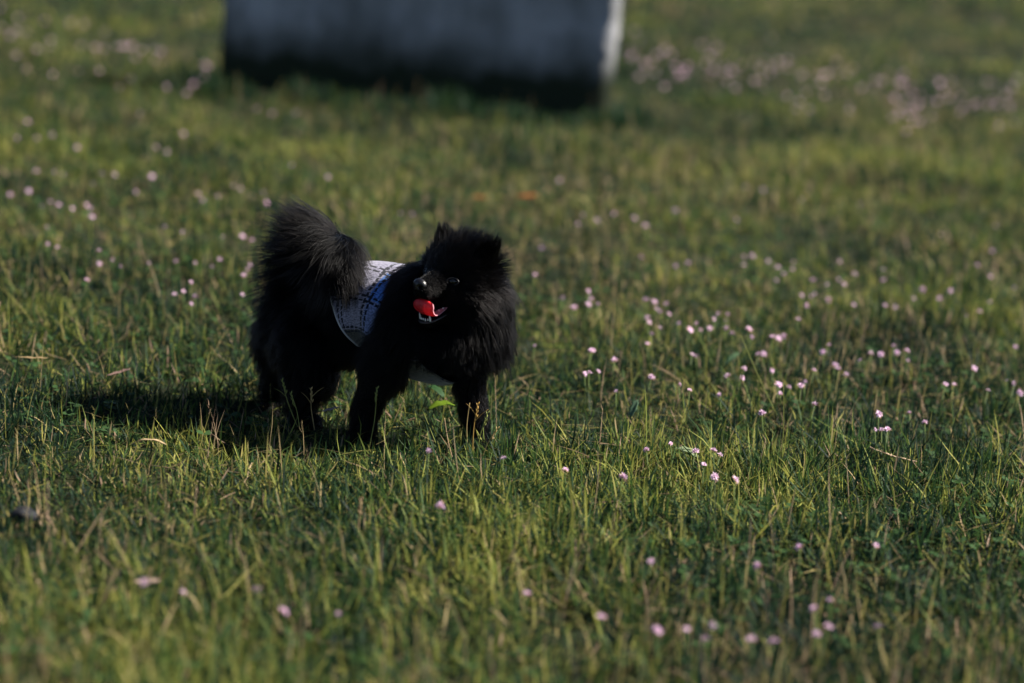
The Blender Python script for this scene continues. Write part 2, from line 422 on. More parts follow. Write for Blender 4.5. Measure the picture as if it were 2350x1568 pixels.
PRIM = []   # name, centre, radius, fur length, flow, lift
def chain(name, pts, fur, flow, lift, step=0.35, raw=False):
    P = [(np.asarray(p[0]) if raw else at(p[0], p[1], p[2]), (p[1] if raw else p[3] * PXM)) for p in pts]
    flow = unit(flow)
    for (a, ra), (b, rb) in zip(P[:-1], P[1:]):
        n = max(1, int(np.ceil(np.linalg.norm(b - a) / (step * max(0.006, min(ra, rb))))))
        for i in range(n):
            t = i / n; PRIM.append((name, a * (1 - t) + b * t, ra * (1 - t) + rb * t, fur, flow, lift))
    PRIM.append((name, P[-1][0], P[-1][1], fur, flow, lift))
DN = np.array([0, 0, -1.0])
TORSO = [(672, 742, 3.715, 54), (735, 725, 3.70, 72), (800, 712, 3.675, 88), (880, 706, 3.64, 95), (960, 745, 3.605, 102), (1010, 775, 3.58, 96), (1040, 775, 3.565, 84)]
chain('rump', TORSO[:2], 0.041, -FW * 0.8 + DN * 0.7, 0.55)
chain('torso', TORSO[1:5], 0.026, -FW + DN * 0.4, 0.4)
chain('belly', [(735, 795, 3.67, 40), (835, 800, 3.63, 40)], 0.022, DN * 0.6 - FW, 0.4)
chain('chest', TORSO[4:], 0.024, DN + FW * 0.25, 0.45)
chain('shoulder', [(988, 655, 3.56, 40), (966, 710, 3.555, 54), (932, 770, 3.55, 58), (892, 832, 3.56, 50)], 0.041, DN * 0.9 - FW * 0.55, 0.72)
chain('neck', [(1000, 700, 3.59, 92), (1050, 680, 3.565, 88)], 0.046, DN * 0.8, 0.62)
chain('mane', [(1085, 690, 3.58, 78), (1095, 760, 3.575, 70)], 0.042, DN + np.array([0.25, 0, 0]), 0.35)
chain('fore_leg', [(890, 825, 3.57, 48), (862, 890, 3.575, 34), (838, 950, 3.58, 28), (832, 1005, 3.575, 25), (824, 1022, 3.555, 28)], 0.021, DN - FW * 0.5, 0.38)
chain('fore_leg', [(1070, 840, 3.57, 46), (1082, 900, 3.57, 33), (1092, 960, 3.565, 31), (1098, 1015, 3.56, 28), (1096, 1036, 3.535, 31)], 0.015, DN - FW * 0.2, 0.3)
chain('hind_leg', [(650, 775, 3.755, 62), (655, 845, 3.76, 44), (632, 893, 3.765, 26), (630, 930, 3.755, 20), (632, 945, 3.735, 23)], 0.030, DN - FW * 0.4, 0.4)
chain('hind_leg', [(705, 780, 3.665, 72), (722, 850, 3.65, 52), (694, 900, 3.66, 30), (698, 955, 3.65, 22), (702, 972, 3.63, 25)], 0.033, DN - FW * 0.4, 0.4)
chain('tail', [(700, 668, 3.73, 30), (712, 610, 3.73, 30), (732, 568, 3.715, 30), (758, 552, 3.685, 30), (775, 570, 3.64, 28), (784, 606, 3.60, 22)], 0.075, -FW, 0.5)
# head, in centimetres of its own frame
chain('skull', [(hp(-0.8, 0, 0.2), 0.048), (hp(1.2, 0, -0.2), 0.042)], 0.026, -HF, 0.5, raw=True)
chain('skull', [(hp(0.6, 2.2, -1.4), 0.032), (hp(0.6, -2.2, -1.4), 0.032), (hp(-0.6, -3.6, 0.6), 0.027)], 0.034, -HF * 0.6 + DN * 0.5, 0.5, raw=True)
chain('muzzle', [(hp(2.0, 0, -0.4), 0.034), (hp(3.6, 0, -0.5), 0.0265), (hp(5.2, 0, -0.6), 0.0195), (hp(7.2, 0, -0.75), 0.0145)], 0.005, -HF * 0.9 + DN * 0.25, 0.36, raw=True)
chain('muzzle', [(hp(5.0, 0.7, -1.2), 0.013), (hp(7.2, 0.6, -1.4), 0.0105)], 0.005, -HF * 0.8 + DN * 0.4, 0.36, raw=True)
chain('muzzle', [(hp(5.0, -0.7, -1.2), 0.013), (hp(7.2, -0.6, -1.4), 0.0105)], 0.005, -HF * 0.8 + DN * 0.4, 0.36, raw=True)
chain('jaw', [(hp(0.8, 0, -3.4), 0.020), (hp(3.4, 0, -4.9), 0.012), (hp(6.4, 0, -6.1), 0.0078)], 0.005, -HF * 0.7 + DN * 0.5, 0.3, raw=True)
chain('jaw', [(hp(2.2, 1.5, -4.1), 0.008), (hp(4.2, 1.15, -5.1), 0.0065), (hp(6.2, 0.55, -5.95), 0.006)], 0.004, -HF * 0.7 + DN * 0.5, 0.3, raw=True)
chain('jaw', [(hp(2.2, -1.5, -4.1), 0.008), (hp(4.2, -1.15, -5.1), 0.0065), (hp(6.2, -0.55, -5.95), 0.006)], 0.004, -HF * 0.7 + DN * 0.5, 0.3, raw=True)
chain('ear', [(hp(-0.6, -3.0, 3.0), 0.020), (hp(-0.9, -3.9, 4.6), 0.013), (hp(-1.0, -4.6, 5.9), 0.005)], 0.020, UP - HL * 0.2, 0.25, raw=True)
chain('ear', [(hp(-1.4, 3.4, 3.0), 0.019), (hp(-2.0, 4.4, 4.6), 0.012), (hp(-2.4, 5.3, 6.0), 0.004)], 0.016, UP + HL * 0.3, 0.25, raw=True)

dog = link('dog', None, loc=DOG0)
tag(dog, 'fluffy black dog in a plaid vest, panting with its head turned back', 'dog')

def body_mesh():
    bm = bmesh.new(); bmesh.ops.create_icosphere(bm, subdivisions=2, radius=1)
    sv = np.array([v.co[:] for v in bm.verts]); sf = np.array([[v.index for v in f.verts] for f in bm.faces]); bm.free()
    j = Join()
    for (nm, c, r, *_k) in PRIM: j.add(sv * r + (c - DOG0), None, sf)
    tmp = link('temp', j.mesh('temp'))
    md = tmp.modifiers.new('r', 'REMESH'); md.mode = 'VOXEL'; md.voxel_size = 0.0026; md.use_smooth_shade = True
    ms = tmp.modifiers.new('s', 'SMOOTH'); ms.iterations = 3; ms.factor = 0.5
    dg = bpy.context.evaluated_depsgraph_get(); dg.update()
    me = bpy.data.meshes.new_from_object(tmp.evaluated_get(dg))
    bpy.data.objects.remove(tmp); me.name = 'body'
    me.materials.clear()
    me.materials.append(simple_mat('dog_skin', (0.0012, 0.0012, 0.0013), 0.9, 0.03, 0.3, 300))
    return me
BODY = body_mesh()
link('body', BODY, dog)

# --- vest: a sleeve round the torso
def spline(P, n):
    P = np.asarray(P, float); k = np.linspace(0, len(P) - 1, n); out = []
    for s in k:
        i = min(int(s), len(P) - 2); t = s - i
        p0 = P[max(i - 1, 0)]; p1 = P[i]; p2 = P[i + 1]; p3 = P[min(i + 2, len(P) - 1)]
        out.append(0.5 * ((2 * p1) + (-p0 + p2) * t + (2 * p0 - 5 * p1 + 4 * p2 - p3) * t * t + (-p0 + 3 * p1 - 3 * p2 + p3) * t ** 3))
    return np.array(out)
AXN = 80
AX = spline([np.append(at(*p[:3]), p[3] * PXM) for p in TORSO], AXN)
AXT = np.gradient(AX[:, :3], axis=0); AXT /= np.linalg.norm(AXT, axis=1)[:, None]
AXL = np.concatenate([[0], np.cumsum(np.linalg.norm(np.diff(AX[:, :3], axis=0), axis=1))])
VEST_OFF = 0.009
def ax_frame(i):
    t = AXT[i]; s = unit(np.cross(t, UP)); s = s if s[1] < 0 else -s
    u = np.cross(s, t); u = u if u[2] > 0 else -u
    return AX[i, :3], t, s, u, AX[i, 3]
def vest_start(phi):      # axis sample at which the rear hem lies, phi 0 = spine, pi = belly
    a = (1 - math.cos(phi)) / 2
    return 28 + 8 * a
def vest_end(phi): return 60 + 15.5 * (1 - math.cos(phi)) / 2
def vest_pt(sidx, phi, off=VEST_OFF):
    i = int(np.clip(sidx, 0, AXN - 2)); t = sidx - i
    f0, f1 = ax_frame(i), ax_frame(min(i + 1, AXN - 1))
    c, s, u, r = [a * (1 - t) + b * t for a, b in zip((f0[0], f0[2], f0[3], f0[4]), (f1[0], f1[2], f1[3], f1[4]))]
    wr = 0.0016 * math.sin(5 * phi + sidx * 0.33) + 0.0012 * math.sin(3 * phi - sidx * 0.5)
    return c + (r + off + wr) * (math.cos(phi) * u + math.sin(phi) * s)
def vest():
    NU, NP = 40, 72
    V = []; UV = []
    for a in range(NU + 1):
        for b in range(NP + 1):
            phi = 2 * math.pi * b / NP - math.pi
            s0 = vest_start(phi); s = s0 + (vest_end(phi) - s0) * a / NU
            V.append(vest_pt(s, phi) - DOG0); UV.append((np.interp(s, np.arange(AXN), AXL), phi * 0.068))
    F = [(a * (NP + 1) + b, a * (NP + 1) + b + 1, (a + 1) * (NP + 1) + b + 1, (a + 1) * (NP + 1) + b) for a in range(NU) for b in range(NP)]
    me = mesh_np('vest', V, [np.array(F)])
    uvl = me.uv_layers.new(name='UVMap'); li = np.zeros(len(me.loops), np.int32); me.loops.foreach_get('vertex_index', li)
    uvl.data.foreach_set('uv', np.array(UV, np.float32)[li].ravel())
    m, nt, b, o = new_mat('plaid_cloth')
    L = nt.links
    def mt(op, a, c=None, d=None):
        n = nt.nodes.new('ShaderNodeMath'); n.operation = op
        for k, q in enumerate((a, c, d)):
            if q is None: continue
            if isinstance(q, (int, float)): n.inputs[k].default_value = q
            else: L.new(q, n.inputs[k])
        return n.outputs[0]
    uvn = nt.nodes.new('ShaderNodeUVMap'); uvn.uv_map = 'UVMap'
    nzw = nt.nodes.new('ShaderNodeTexNoise'); nzw.inputs['Scale'].default_value = 140; nzw.inputs['Detail'].default_value = 3
    L.new(uvn.outputs[0], nzw.inputs['Vector'])
    sp = nt.nodes.new('ShaderNodeSeparateXYZ'); L.new(uvn.outputs[0], sp.inputs[0])
    wob = mt('MULTIPLY_ADD', nzw.outputs['Fac'], 0.004, -0.002)
    U = mt('ADD', sp.outputs[0], wob); Vv = mt('ADD', sp.outputs[1], wob)
    PU, PV = 0.045, 0.050
    def lines(coord, off, other, P):
        c = mt('SUBTRACT', coord, off)
        w = mt('SUBTRACT', mt('FLOORED_MODULO', mt('ADD', c, P / 2), P), P / 2)
        dist = mt('ABSOLUTE', mt('SUBTRACT', mt('ABSOLUTE', w), 0.0036))
        ln = mt('LESS_THAN', dist, 0.0016)
        dash = mt('LESS_THAN', mt('FLOORED_MODULO', mt('MULTIPLY_ADD', w, 0.35, other), 0.0088), 0.0068)
        return mt('MULTIPLY', ln, dash), mt('FLOOR', mt('DIVIDE', c, P))
    l1, cu = lines(U, PLAID_U, Vv, PU); l2, cv = lines(Vv, PLAID_V, U, PV)
    ink = mt('MAXIMUM', l1, l2)
    par = mt('MULTIPLY', mt('LESS_THAN', mt('FLOORED_MODULO', cu, 4.0), 0.5), mt('ADD', mt('COMPARE', cv, 0.0, 0.1), mt('MULTIPLY', mt('COMPARE', cv, 1.0, 0.1), 0.4)))
    weave = nt.nodes.new('ShaderNodeTexNoise'); weave.inputs['Scale'].default_value = 260; weave.inputs['Detail'].default_value = 4
    mp = nt.nodes.new('ShaderNodeMapping'); mp.inputs['Scale'].default_value = (1.0, 2.6, 1); L.new(uvn.outputs[0], mp.inputs[0]); L.new(mp.outputs[0], weave.inputs['Vector'])
    c1 = nt.nodes.new('ShaderNodeMixRGB'); c1.inputs[1].default_value = (0.235, 0.225, 0.29, 1); c1.inputs[2].default_value = (0.075, 0.19, 0.50, 1); L.new(par, c1.inputs[0])
    c0 = nt.nodes.new('ShaderNodeMixRGB'); c0.inputs[2].default_value = (0.075, 0.072, 0.055, 1); L.new(mt('GREATER_THAN', mt('ABSOLUTE', mt('ADD', cv, 0.5)), 1.9), c0.inputs[0]); L.new(c1.outputs[0], c0.inputs[1])  # belly cells in dark olive: shade under the chest put into the colour
    rp = nt.nodes.new('ShaderNodeValToRGB'); e = rp.color_ramp.elements; e[0].position = 0.36; e[0].color = (0.25, 0.26, 0.32, 1); e[1].position = 0.60; e[1].color = (1.15, 1.15, 1.15, 1)
    L.new(weave.outputs['Fac'], rp.inputs[0])
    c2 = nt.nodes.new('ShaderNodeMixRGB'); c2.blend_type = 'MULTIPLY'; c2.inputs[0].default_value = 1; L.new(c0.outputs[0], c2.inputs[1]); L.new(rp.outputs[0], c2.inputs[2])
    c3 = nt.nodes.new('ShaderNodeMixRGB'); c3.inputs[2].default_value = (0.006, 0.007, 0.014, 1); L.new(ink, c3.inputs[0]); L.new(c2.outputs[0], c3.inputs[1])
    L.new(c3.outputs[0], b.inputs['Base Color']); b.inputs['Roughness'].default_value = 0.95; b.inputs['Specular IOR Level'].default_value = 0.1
    b.inputs['Sheen Weight'].default_value = 0.3
    bp = nt.nodes.new('ShaderNodeBump'); bp.inputs['Strength'].default_value = 0.5; bp.inputs['Distance'].default_value = 0.001
    L.new(weave.outputs['Fac'], bp.inputs['Height']); L.new(bp.outputs[0], b.inputs['Normal'])
    me.materials.append(m)
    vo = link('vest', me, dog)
    sol = vo.modifiers.new('thickness', 'SOLIDIFY'); sol.thickness = 0.002; sol.offset = -1
    vo['label'] = 'blue and pale grey plaid vest with black dashed double lines'
    ph = np.linspace(-math.pi, math.pi, 73)
    hem = np.array([vest_pt(vest_start(p), p, VEST_OFF + 0.0003) - DOG0 for p in ph])
    v, q, t = tube(hem, 0.0013, 6, False)
    link('hem', mesh_np('hem', v, [q], simple_mat('hem_thread', (0.45, 0.45, 0.45), 0.9, 0.1, 0.4, 900)), vo)
PLAID_U, PLAID_V = 0.008, 0.031
vest()

# --- eyes, nose, tongue, teeth
def uvball(c, ax, rad, nu=20, nv=12, name='ball', mat=None, shape=None):
    V = []; F = []
    for i in range(nv + 1):
        a = math.pi * i / nv
        for k in range(nu):
            b = 2 * math.pi * k / nu
            q = np.array([math.cos(a), math.sin(a) * math.cos(b), math.sin(a) * math.sin(b)])
            if shape: q = shape(q)
            V.append(c + ax[0] * q[0] * rad[0] + ax[1] * q[1] * rad[1] + ax[2] * q[2] * rad[2] - DOG0)
    for i in range(nv):
        for k in range(nu): F.append((i * nu + k, i * nu + (k + 1) % nu, (i + 1) * nu + (k + 1) % nu, (i + 1) * nu + k))
    return mesh_np(name, V, [np.array(F)], mat)
eye_m = simple_mat('eye_gloss', (0.004, 0.003, 0.002), 0.06, 0.5)
lid_m = simple_mat('eyelid_skin', (0.010, 0.009, 0.010), 0.5, 0.3)
for sgn in (-1, 1):
    c = hp(3.72 if sgn > 0 else 3.75, (2.65 if sgn > 0 else 2.62) * sgn, 0.30 if sgn > 0 else 0.60); ex = unit(HF * 0.80 + HL * sgn * 0.55 + HU * 0.1); ey = unit(np.cross(UP, ex)); ez = np.cross(ex, ey)
    e = link('eye', uvball(c, (ex, ey, ez), (0.0052, 0.0072, 0.0050), name='eye', mat=eye_m), dog)
    ring = [c + ex * (0.0035 + 0.0012 * math.cos(2 * q)) + ey * 0.0090 * math.cos(q) + ez * (0.0050 * math.sin(q)) - DOG0 for q in np.linspace(0, 2 * math.pi, 25)]
    v, q, t = tube(ring, 0.0013, 6, False)
    link('eyelid', mesh_np('eyelid', v, [q], lid_m), e)
def nose_shape(q):
    # blunt front, narrower below, two nostrils pressed in at the sides
    q = np.array(q)
    if q[2] < 0: q[1] *= 1 + 0.35 * q[2]
    for s in (-1, 1):
        d = np.linalg.norm(q - np.array([0.80, 0.52 * s, -0.12]))
        q[0] -= 0.85 * math.exp(-(d / 0.27) ** 2)
    dd = abs(q[1]); q[0] -= 0.10 * math.exp(-(dd / 0.1) ** 2) * (1 if q[0] > 0 else 0)
    return q
nm, nt, b, o = new_mat('nose_leather'); b.inputs['Base Color'].default_value = (0.005, 0.0045, 0.005, 1); b.inputs['Roughness'].default_value = 0.36; b.inputs['Specular IOR Level'].default_value = 0.45
vt = nt.nodes.new('ShaderNodeTexVoronoi'); vt.inputs['Scale'].default_value = 700; tc = nt.nodes.new('ShaderNodeTexCoord'); nt.links.new(tc.outputs['Object'], vt.inputs['Vector'])
bp = nt.nodes.new('ShaderNodeBump'); bp.inputs['Strength'].default_value = 0.4; bp.inputs['Distance'].default_value = 0.0006; nt.links.new(vt.outputs['Distance'], bp.inputs['Height']); nt.links.new(bp.outputs[0], b.inputs['Normal'])
link('nose', uvball(hp(7.9, 0, -0.35), (HF, HL, HU), (0.0090, 0.0124, 0.0100), 36, 24, 'nose', nm, nose_shape), dog)

def tongue():
    cl = spline([(1.6, -3.3), (3.2, -3.9), (4.7, -4.5), (6.0, -4.9), (7.1, -4.75), (7.75, -4.0), (7.75, -3.1), (7.4, -2.55)], 26)
    n = len(cl); V = []; F = []; NW = 12
    tgt = np.gradient(cl, axis=0)
    for lay in (0, 1):
        for i in range(n):
            s = i / (n - 1)
            w = np.interp(s, [0, 0.35, 0.6, 0.8, 0.92, 0.98, 1], [1.3, 1.65, 2.0, 2.1, 1.75, 1.1, 0.3])
            th = np.interp(s, [0, 0.5, 0.9, 1], [0.45, 0.40, 0.36, 0.30])
            t = tgt[i] / np.linalg.norm(tgt[i]); nn = np.array([-t[1], t[0]])      # towards the upper side
            for k in range(NW + 1):
                x = 2 * k / NW - 1
                edge = max(0.55, math.sqrt(max(0, 1 - x ** 4)))
                groove = -0.12 * math.exp(-(x / 0.18) ** 2)
                off = (th / 2 * edge + (groove if lay == 0 else groove)) * (1 if lay == 0 else -1) if lay == 0 else (-th / 2 * edge - 0.0 + -0.0 + 0.16 * math.exp(-(x / 0.09) ** 2))
                lift = 0.22 * x * x
                fu = cl[i] + nn * (off + lift)
                V.append(hp(fu[0] - 0.45, w * x + 0.30 * min(1, s * 2), fu[1]) - DOG0)
    st = NW + 1; m2 = n * st
    for i in range(n - 1):
        for k in range(NW):
            a = i * st + k; F.append((a, a + 1, a + st + 1, a + st)); a += m2; F.append((a, a + st, a + st + 1, a + 1))
    for i in range(n - 1):
        for k in (0, NW):
            a = i * st + k; F.append((a, a + st, a + st + m2, a + m2))
    for k in range(NW):
        for i in (0, n - 1):
            a = i * st + k; F.append((a, a + 1, a + 1 + m2, a + m2))
    me = mesh_np('tongue', V, [np.array(F)])
    def tm(nme, col, tr):
        m, nt, b, o = new_mat(nme)
        nz = nt.nodes.new('ShaderNodeTexNoise'); nz.inputs['Scale'].default_value = 320; nz.inputs['Detail'].default_value = 5; tc = nt.nodes.new('ShaderNodeTexCoord'); nt.links.new(tc.outputs['Object'], nz.inputs['Vector'])
        rp = nt.nodes.new('ShaderNodeValToRGB'); rp.color_ramp.elements[0].color = (*[c * .5 for c in col], 1); rp.color_ramp.elements[1].color = (*[min(1, c * 1.2) for c in col], 1)
        nt.links.new(nz.outputs['Fac'], rp.inputs[0]); nt.links.new(rp.outputs[0], b.inputs['Base Color'])
        b.inputs['Roughness'].default_value = 0.5; b.inputs['Specular IOR Level'].default_value = 0.5
        t = nt.nodes.new('ShaderNodeBsdfTranslucent'); nt.links.new(rp.outputs[0], t.inputs[0]); mx = nt.nodes.new('ShaderNodeMixShader'); mx.inputs[0].default_value = tr
        nt.links.new(b.outputs[0], mx.inputs[1]); nt.links.new(t.outputs[0], mx.inputs[2]); nt.links.new(mx.outputs[0], o.inputs[0]); return m
    me.materials.append(tm('tongue_top', (0.72, 0.30, 0.36), 0.3)); me.materials.append(tm('tongue_under', (0.85, 0.028, 0.040), 0.45))
    mi = np.zeros(len(F), np.int32); mi[:2 * (n - 1) * NW][1::2] = 1
    me.polygons.foreach_set('material_index', mi); me.update()
    o = link('tongue', me, dog); o['label'] = 'red tongue curled up at the tip'
tongue()
tooth_m = simple_mat('tooth_enamel', (0.70, 0.68, 0.60), 0.25, 0.5)
def tooth(f, l, u, h, r, up=1):
    base = hp(f, l, u) - DOG0; d = unit(HU * up + HF * 0.25)
    v, q, t = tube([base - d * 0.003, base, base + d * h * 0.5, base + d * h], [r * 0.9, r, r * 0.75, r * 0.15], 8)
    link('tooth', mesh_np('tooth', v, [q, t], tooth_m), dog)
for k in range(6): tooth(6.85 - 0.06 * abs(k - 2.5) ** 2, (k - 2.5) * 0.30, -5.78, 0.0040, 0.0014)
for s in (-1, 1):
    tooth(6.35, 1.05 * s, -5.62, 0.0088, 0.0017)
    for k in range(4): tooth(4.6 - 0.7 * k, (1.12 + 0.13 * k) * s, -4.65 + 0.32 * k, 0.0045, 0.0022)

lip = spline([(1.9, 2.3, -3.6), (3.2, 1.9, -4.6), (5.0, 1.5, -5.5), (6.5, 1.0, -6.0), (7.05, 0, -6.1), (6.5, -1.0, -6.0), (5.0, -1.5, -5.5), (3.2, -1.9, -4.6), (1.9, -2.3, -3.6)], 49)
v, q, t = tube([hp(*c) - DOG0 for c in lip], 0.0017, 7)
link('lip', mesh_np('lip', v, [q, t], simple_mat('lip_skin', (0.030, 0.024, 0.024), 0.42, 0.4, 0.5, 400)), dog)
# --- fur
def fur():
    me = BODY; me.calc_loop_triangles()
    nt_ = len(me.loop_triangles); tri = np.zeros(nt_ * 3, np.int32); me.loop_triangles.foreach_get('vertices', tri); tri = tri.reshape(-1, 3)
    co = np.zeros(len(me.vertices) * 3, np.float32); me.vertices.foreach_get('co', co); co = co.reshape(-1, 3).astype(float) + DOG0
    vn = np.zeros(len(me.vertices) * 3, np.float32); me.vertices.foreach_get('normal', vn); vn = vn.reshape(-1, 3).astype(float)
    a, b, c = co[tri[:, 0]], co[tri[:, 1]], co[tri[:, 2]]
    area = np.linalg.norm(np.cross(b - a, c - a), axis=1) / 2
    N = 190000
    cen = (a + b + c) / 3; hq = (cen - HC) @ HF * 100; face = (np.linalg.norm(cen - HC, axis=1) < 0.11) & (hq > 1.5)
    wa = area * np.where(face, 9.0, 1.0); pick = rng.choice(nt_, N, p=wa / wa.sum()); r1 = np.sqrt(rng.random(N)); r2 = rng.random(N)
    w = np.stack([1 - r1, r1 * (1 - r2), r1 * r2], 1)
    p = a[pick] * w[:, :1] + b[pick] * w[:, 1:2] + c[pick] * w[:, 2:]
    n = vn[tri[pick, 0]] * w[:, :1] + vn[tri[pick, 1]] * w[:, 1:2] + vn[tri[pick, 2]] * w[:, 2:]
    n /= np.linalg.norm(n, axis=1)[:, None]
    # inside the vest -> bald
    d = np.linalg.norm(p[:, None] - AX[None, :, :3], axis=2); ii = d.argmin(1); dm = d[np.arange(N), ii]
    rel = p - AX[ii, :3]; phi = np.arccos(np.clip(rel[:, 2] / np.maximum(dm, 1e-6), -1, 1))
    s0 = 28 + 8 * (1 - np.cos(phi)) / 2
    under = (dm < AX[ii, 3] + VEST_OFF + 0.001) & (ii > s0 + 0.5) & (ii < 59.5 + 15.5 * (1 - np.cos(phi)) / 2)
    p, n = p[~under], n[~under]; N = len(p)
    pc = np.array([q[1] for q in PRIM]); pr = np.array([q[2] for q in PRIM]); pl = np.array([q[3] for q in PRIM]); pf = np.array([q[4] for q in PRIM]); pk = np.array([q[5] for q in PRIM])
    names = [q[0] for q in PRIM]; nid = {s: i for i, s in enumerate(sorted(set(names)))}; pn = np.array([nid[s] for s in names])
    L = np.zeros(N); FL = np.zeros((N, 3)); LF = np.zeros(N); ID = np.zeros(N, int)
    for s in range(0, N, 20000):
        sd = np.linalg.norm(p[s:s + 20000, None] - pc[None], axis=2) - pr[None]
        wt = np.exp(-np.maximum(sd, -0.002) / 0.006); wt /= wt.sum(1)[:, None]
        L[s:s + 20000] = wt @ pl; FL[s:s + 20000] = wt @ pf; LF[s:s + 20000] = wt @ pk; ID[s:s + 20000] = pn[sd.argmin(1)]
    isn = lambda *k: np.isin(ID, [nid[q] for q in k])
    grav = np.full(N, 0.25)
    # head lengths follow the distance from the nose
    hd = p - HC; hf = hd @ HF * 100; hl = hd @ HL * 100; hu = hd @ HU * 100
    head = isn('skull', 'muzzle', 'jaw')
    Lh = np.interp(hf, [-3, 0.5, 2.0, 3.4, 5, 8], [0.034, 0.030, 0.020, 0.011, 0.007, 0.004])
    Lh = np.where((hu > 2.0) & (hf < 3), Lh * 1.0 + 0.002, Lh)
    Lh = np.where(hu < -1.5, np.where(hf < 2.4, Lh * 1.15, Lh), Lh)
    L = np.where(isn('skull'), Lh, L); L = np.where(isn('muzzle', 'jaw'), np.minimum(L, np.interp(hf, [0, 2, 4, 8], [0.02, 0.012, 0.0075, 0.005])), L)
    rad = hl[:, None] * HL + hu[:, None] * HU; rad /= np.maximum(1e-6, np.linalg.norm(rad, axis=1))[:, None]
    FL = np.where(isn('skull')[:, None], -HF * 0.55 + rad * 0.6 + np.where(hu < -0.5, 0.35, 0)[:, None] * DN + np.clip((hu - 1.5) / 2, 0, 1)[:, None] * UP * 0.6, FL)
    grav = np.where(isn('skull'), 0.12, grav); grav = np.where(isn('ear'), 0.0, grav); grav = np.where(isn('muzzle', 'jaw'), 0.05, grav)
    # tail plume: fan away from a centre in the plane of the curl, right hand hairs fall over the vest
    tl = isn('tail'); tc_ = at(757, 585, 3.68)
    v = p - tc_; v[:, 1] *= 0.5; v /= np.maximum(1e-6, np.linalg.norm(v, axis=1))[:, None]
    px = (p - tc_) @ _r; py = (p - tc_) @ _u
    right = np.clip((px - 0.002) / 0.022, 0, 1)
    ft = v * 0.2 + np.array([-1.0, 0.0, 0.0]) * (1 - right)[:, None] + np.array([-0.06, -0.22, -0.95]) * right[:, None]
    ft[:, 2] += np.where(right < 0.5, np.clip(py / 0.04, -1, 1) * 0.42 - 0.02, 0)
    FL = np.where(tl[:, None], ft, FL); L = np.where(tl, np.where(right > 0.5, 0.068, 0.082), L)
    LF = np.where(tl, 0.22 + 0.14 * right, LF); grav = np.where(tl, 0.10 + 0.5 * right, grav)
    FL /= np.maximum(1e-6, np.linalg.norm(FL, axis=1))[:, None]
    # keep the flow from pointing into the skin
    FT = FL - n * np.minimum(0, (FL * n).sum(1))[:, None] * 0.9
    ln = np.linalg.norm(FT, axis=1)[:, None]
    alt = np.where(isn('muzzle', 'jaw', 'skull')[:, None], rad + UP * 0.4, DN) ; alt = alt - n * (alt * n).sum(1)[:, None]; alt /= np.maximum(1e-6, np.linalg.norm(alt, axis=1))[:, None]
    FT = FT + alt * np.clip(0.7 - ln, 0, 1); FT /= np.maximum(1e-6, np.linalg.norm(FT, axis=1))[:, None]
    L = L * rng.uniform(0.55, 1.12, N) * np.where(rng.random(N) < 0.06, 1.4, 1)
    zmin = at(1010, 846, 3.56)[2]; xa, xb = at(965, 850, 3.56)[0], at(1072, 850, 3.56)[0]
    low = isn('mane', 'neck', 'chest', 'shoulder') & (p[:, 0] > xa) & (p[:, 0] < xb)
    L = np.where(low, np.minimum(L, np.maximum(0.005, (p[:, 2] - zmin) / 0.9)), L)
    for sgn in (-1, 1):
        ed = np.linalg.norm(p - hp(3.9, (2.65 if sgn > 0 else 2.6) * sgn, 0.4), axis=1)
        L = np.where(ed < 0.0095, np.minimum(L, 0.0035), L)
    # thin out so that short-haired skin stays covered and the paws stay slim
    d0 = n * LF[:, None] + FT * (1 - LF)[:, None] + rng.normal(0, 0.14, (N, 3)); d0 /= np.linalg.norm(d0, axis=1)[:, None]
    d1 = FT + DN * grav[:, None] * 1.2 + rng.normal(0, 0.12, (N, 3)); d1 /= np.linalg.norm(d1, axis=1)[:, None]
    K = 8; P = np.zeros((N, K, 3)); P[:, 0] = p - n * 0.001
    for k in range(1, K):
        t = (k - 0.5) / (K - 1); d = d0 * (1 - t) + d1 * t; d /= np.linalg.norm(d, axis=1)[:, None]
        P[:, k] = P[:, k - 1] + d * (L / (K - 1))[:, None]
    # clumps
    M = 3600; gw = np.where(head & (hf > 1.5), 0.15, 1.0); g = rng.choice(N, M, replace=False, p=gw / gw.sum())
    kd = kdtree.KDTree(M)
    for i, q in enumerate(g): kd.insert(p[q], i)
    kd.balance()
    near = np.array([kd.find(q)[1] for q in p]); G = P[g[near]]
    same = (np.linalg.norm(p - p[g[near]], axis=1) < 0.012) & (ID == ID[g[near]])
    tt = (np.arange(K) / (K - 1))[None, :, None]
    cf = np.where(same, rng.uniform(0.3, 0.95, N) * np.interp(L, [0.008, 0.03], [0.4, 1]) * np.where(head, 0.6, 1.0), 0)[:, None, None] * tt ** 1.3
    sc = (L / np.maximum(1e-4, L[g[near]]))[:, None, None]
    tgt = G[:, :1] + (G - G[:, :1]) * np.minimum(sc, 1.3)
    P = P * (1 - cf) + tgt * cf
    P -= DOG0
    cu = bpy.data.hair_curves.new('fur'); cu.add_curves([K] * N)
    cu.attributes['position'].data.foreach_set('vector', P.astype(np.float32).ravel())
    ra = cu.attributes.get('radius') or cu.attributes.new('radius', 'FLOAT', 'POINT')
    base = np.interp(L, [0.003, 0.02, 0.06], [0.00018, 0.00024, 0.00029])
    ra.data.foreach_set('value', (base[:, None] * np.array([1, 1, 1, .95, .85, .7, .45, .12])).astype(np.float32).ravel())
    m = bpy.data.materials.new('black_fur'); m.use_nodes = True; nt = m.node_tree; nt.nodes.remove(nt.nodes['Principled BSDF'])
    h = nt.nodes.new('ShaderNodeBsdfHairPrincipled'); h.model = 'CHIANG'; h.parametrization = 'COLOR'
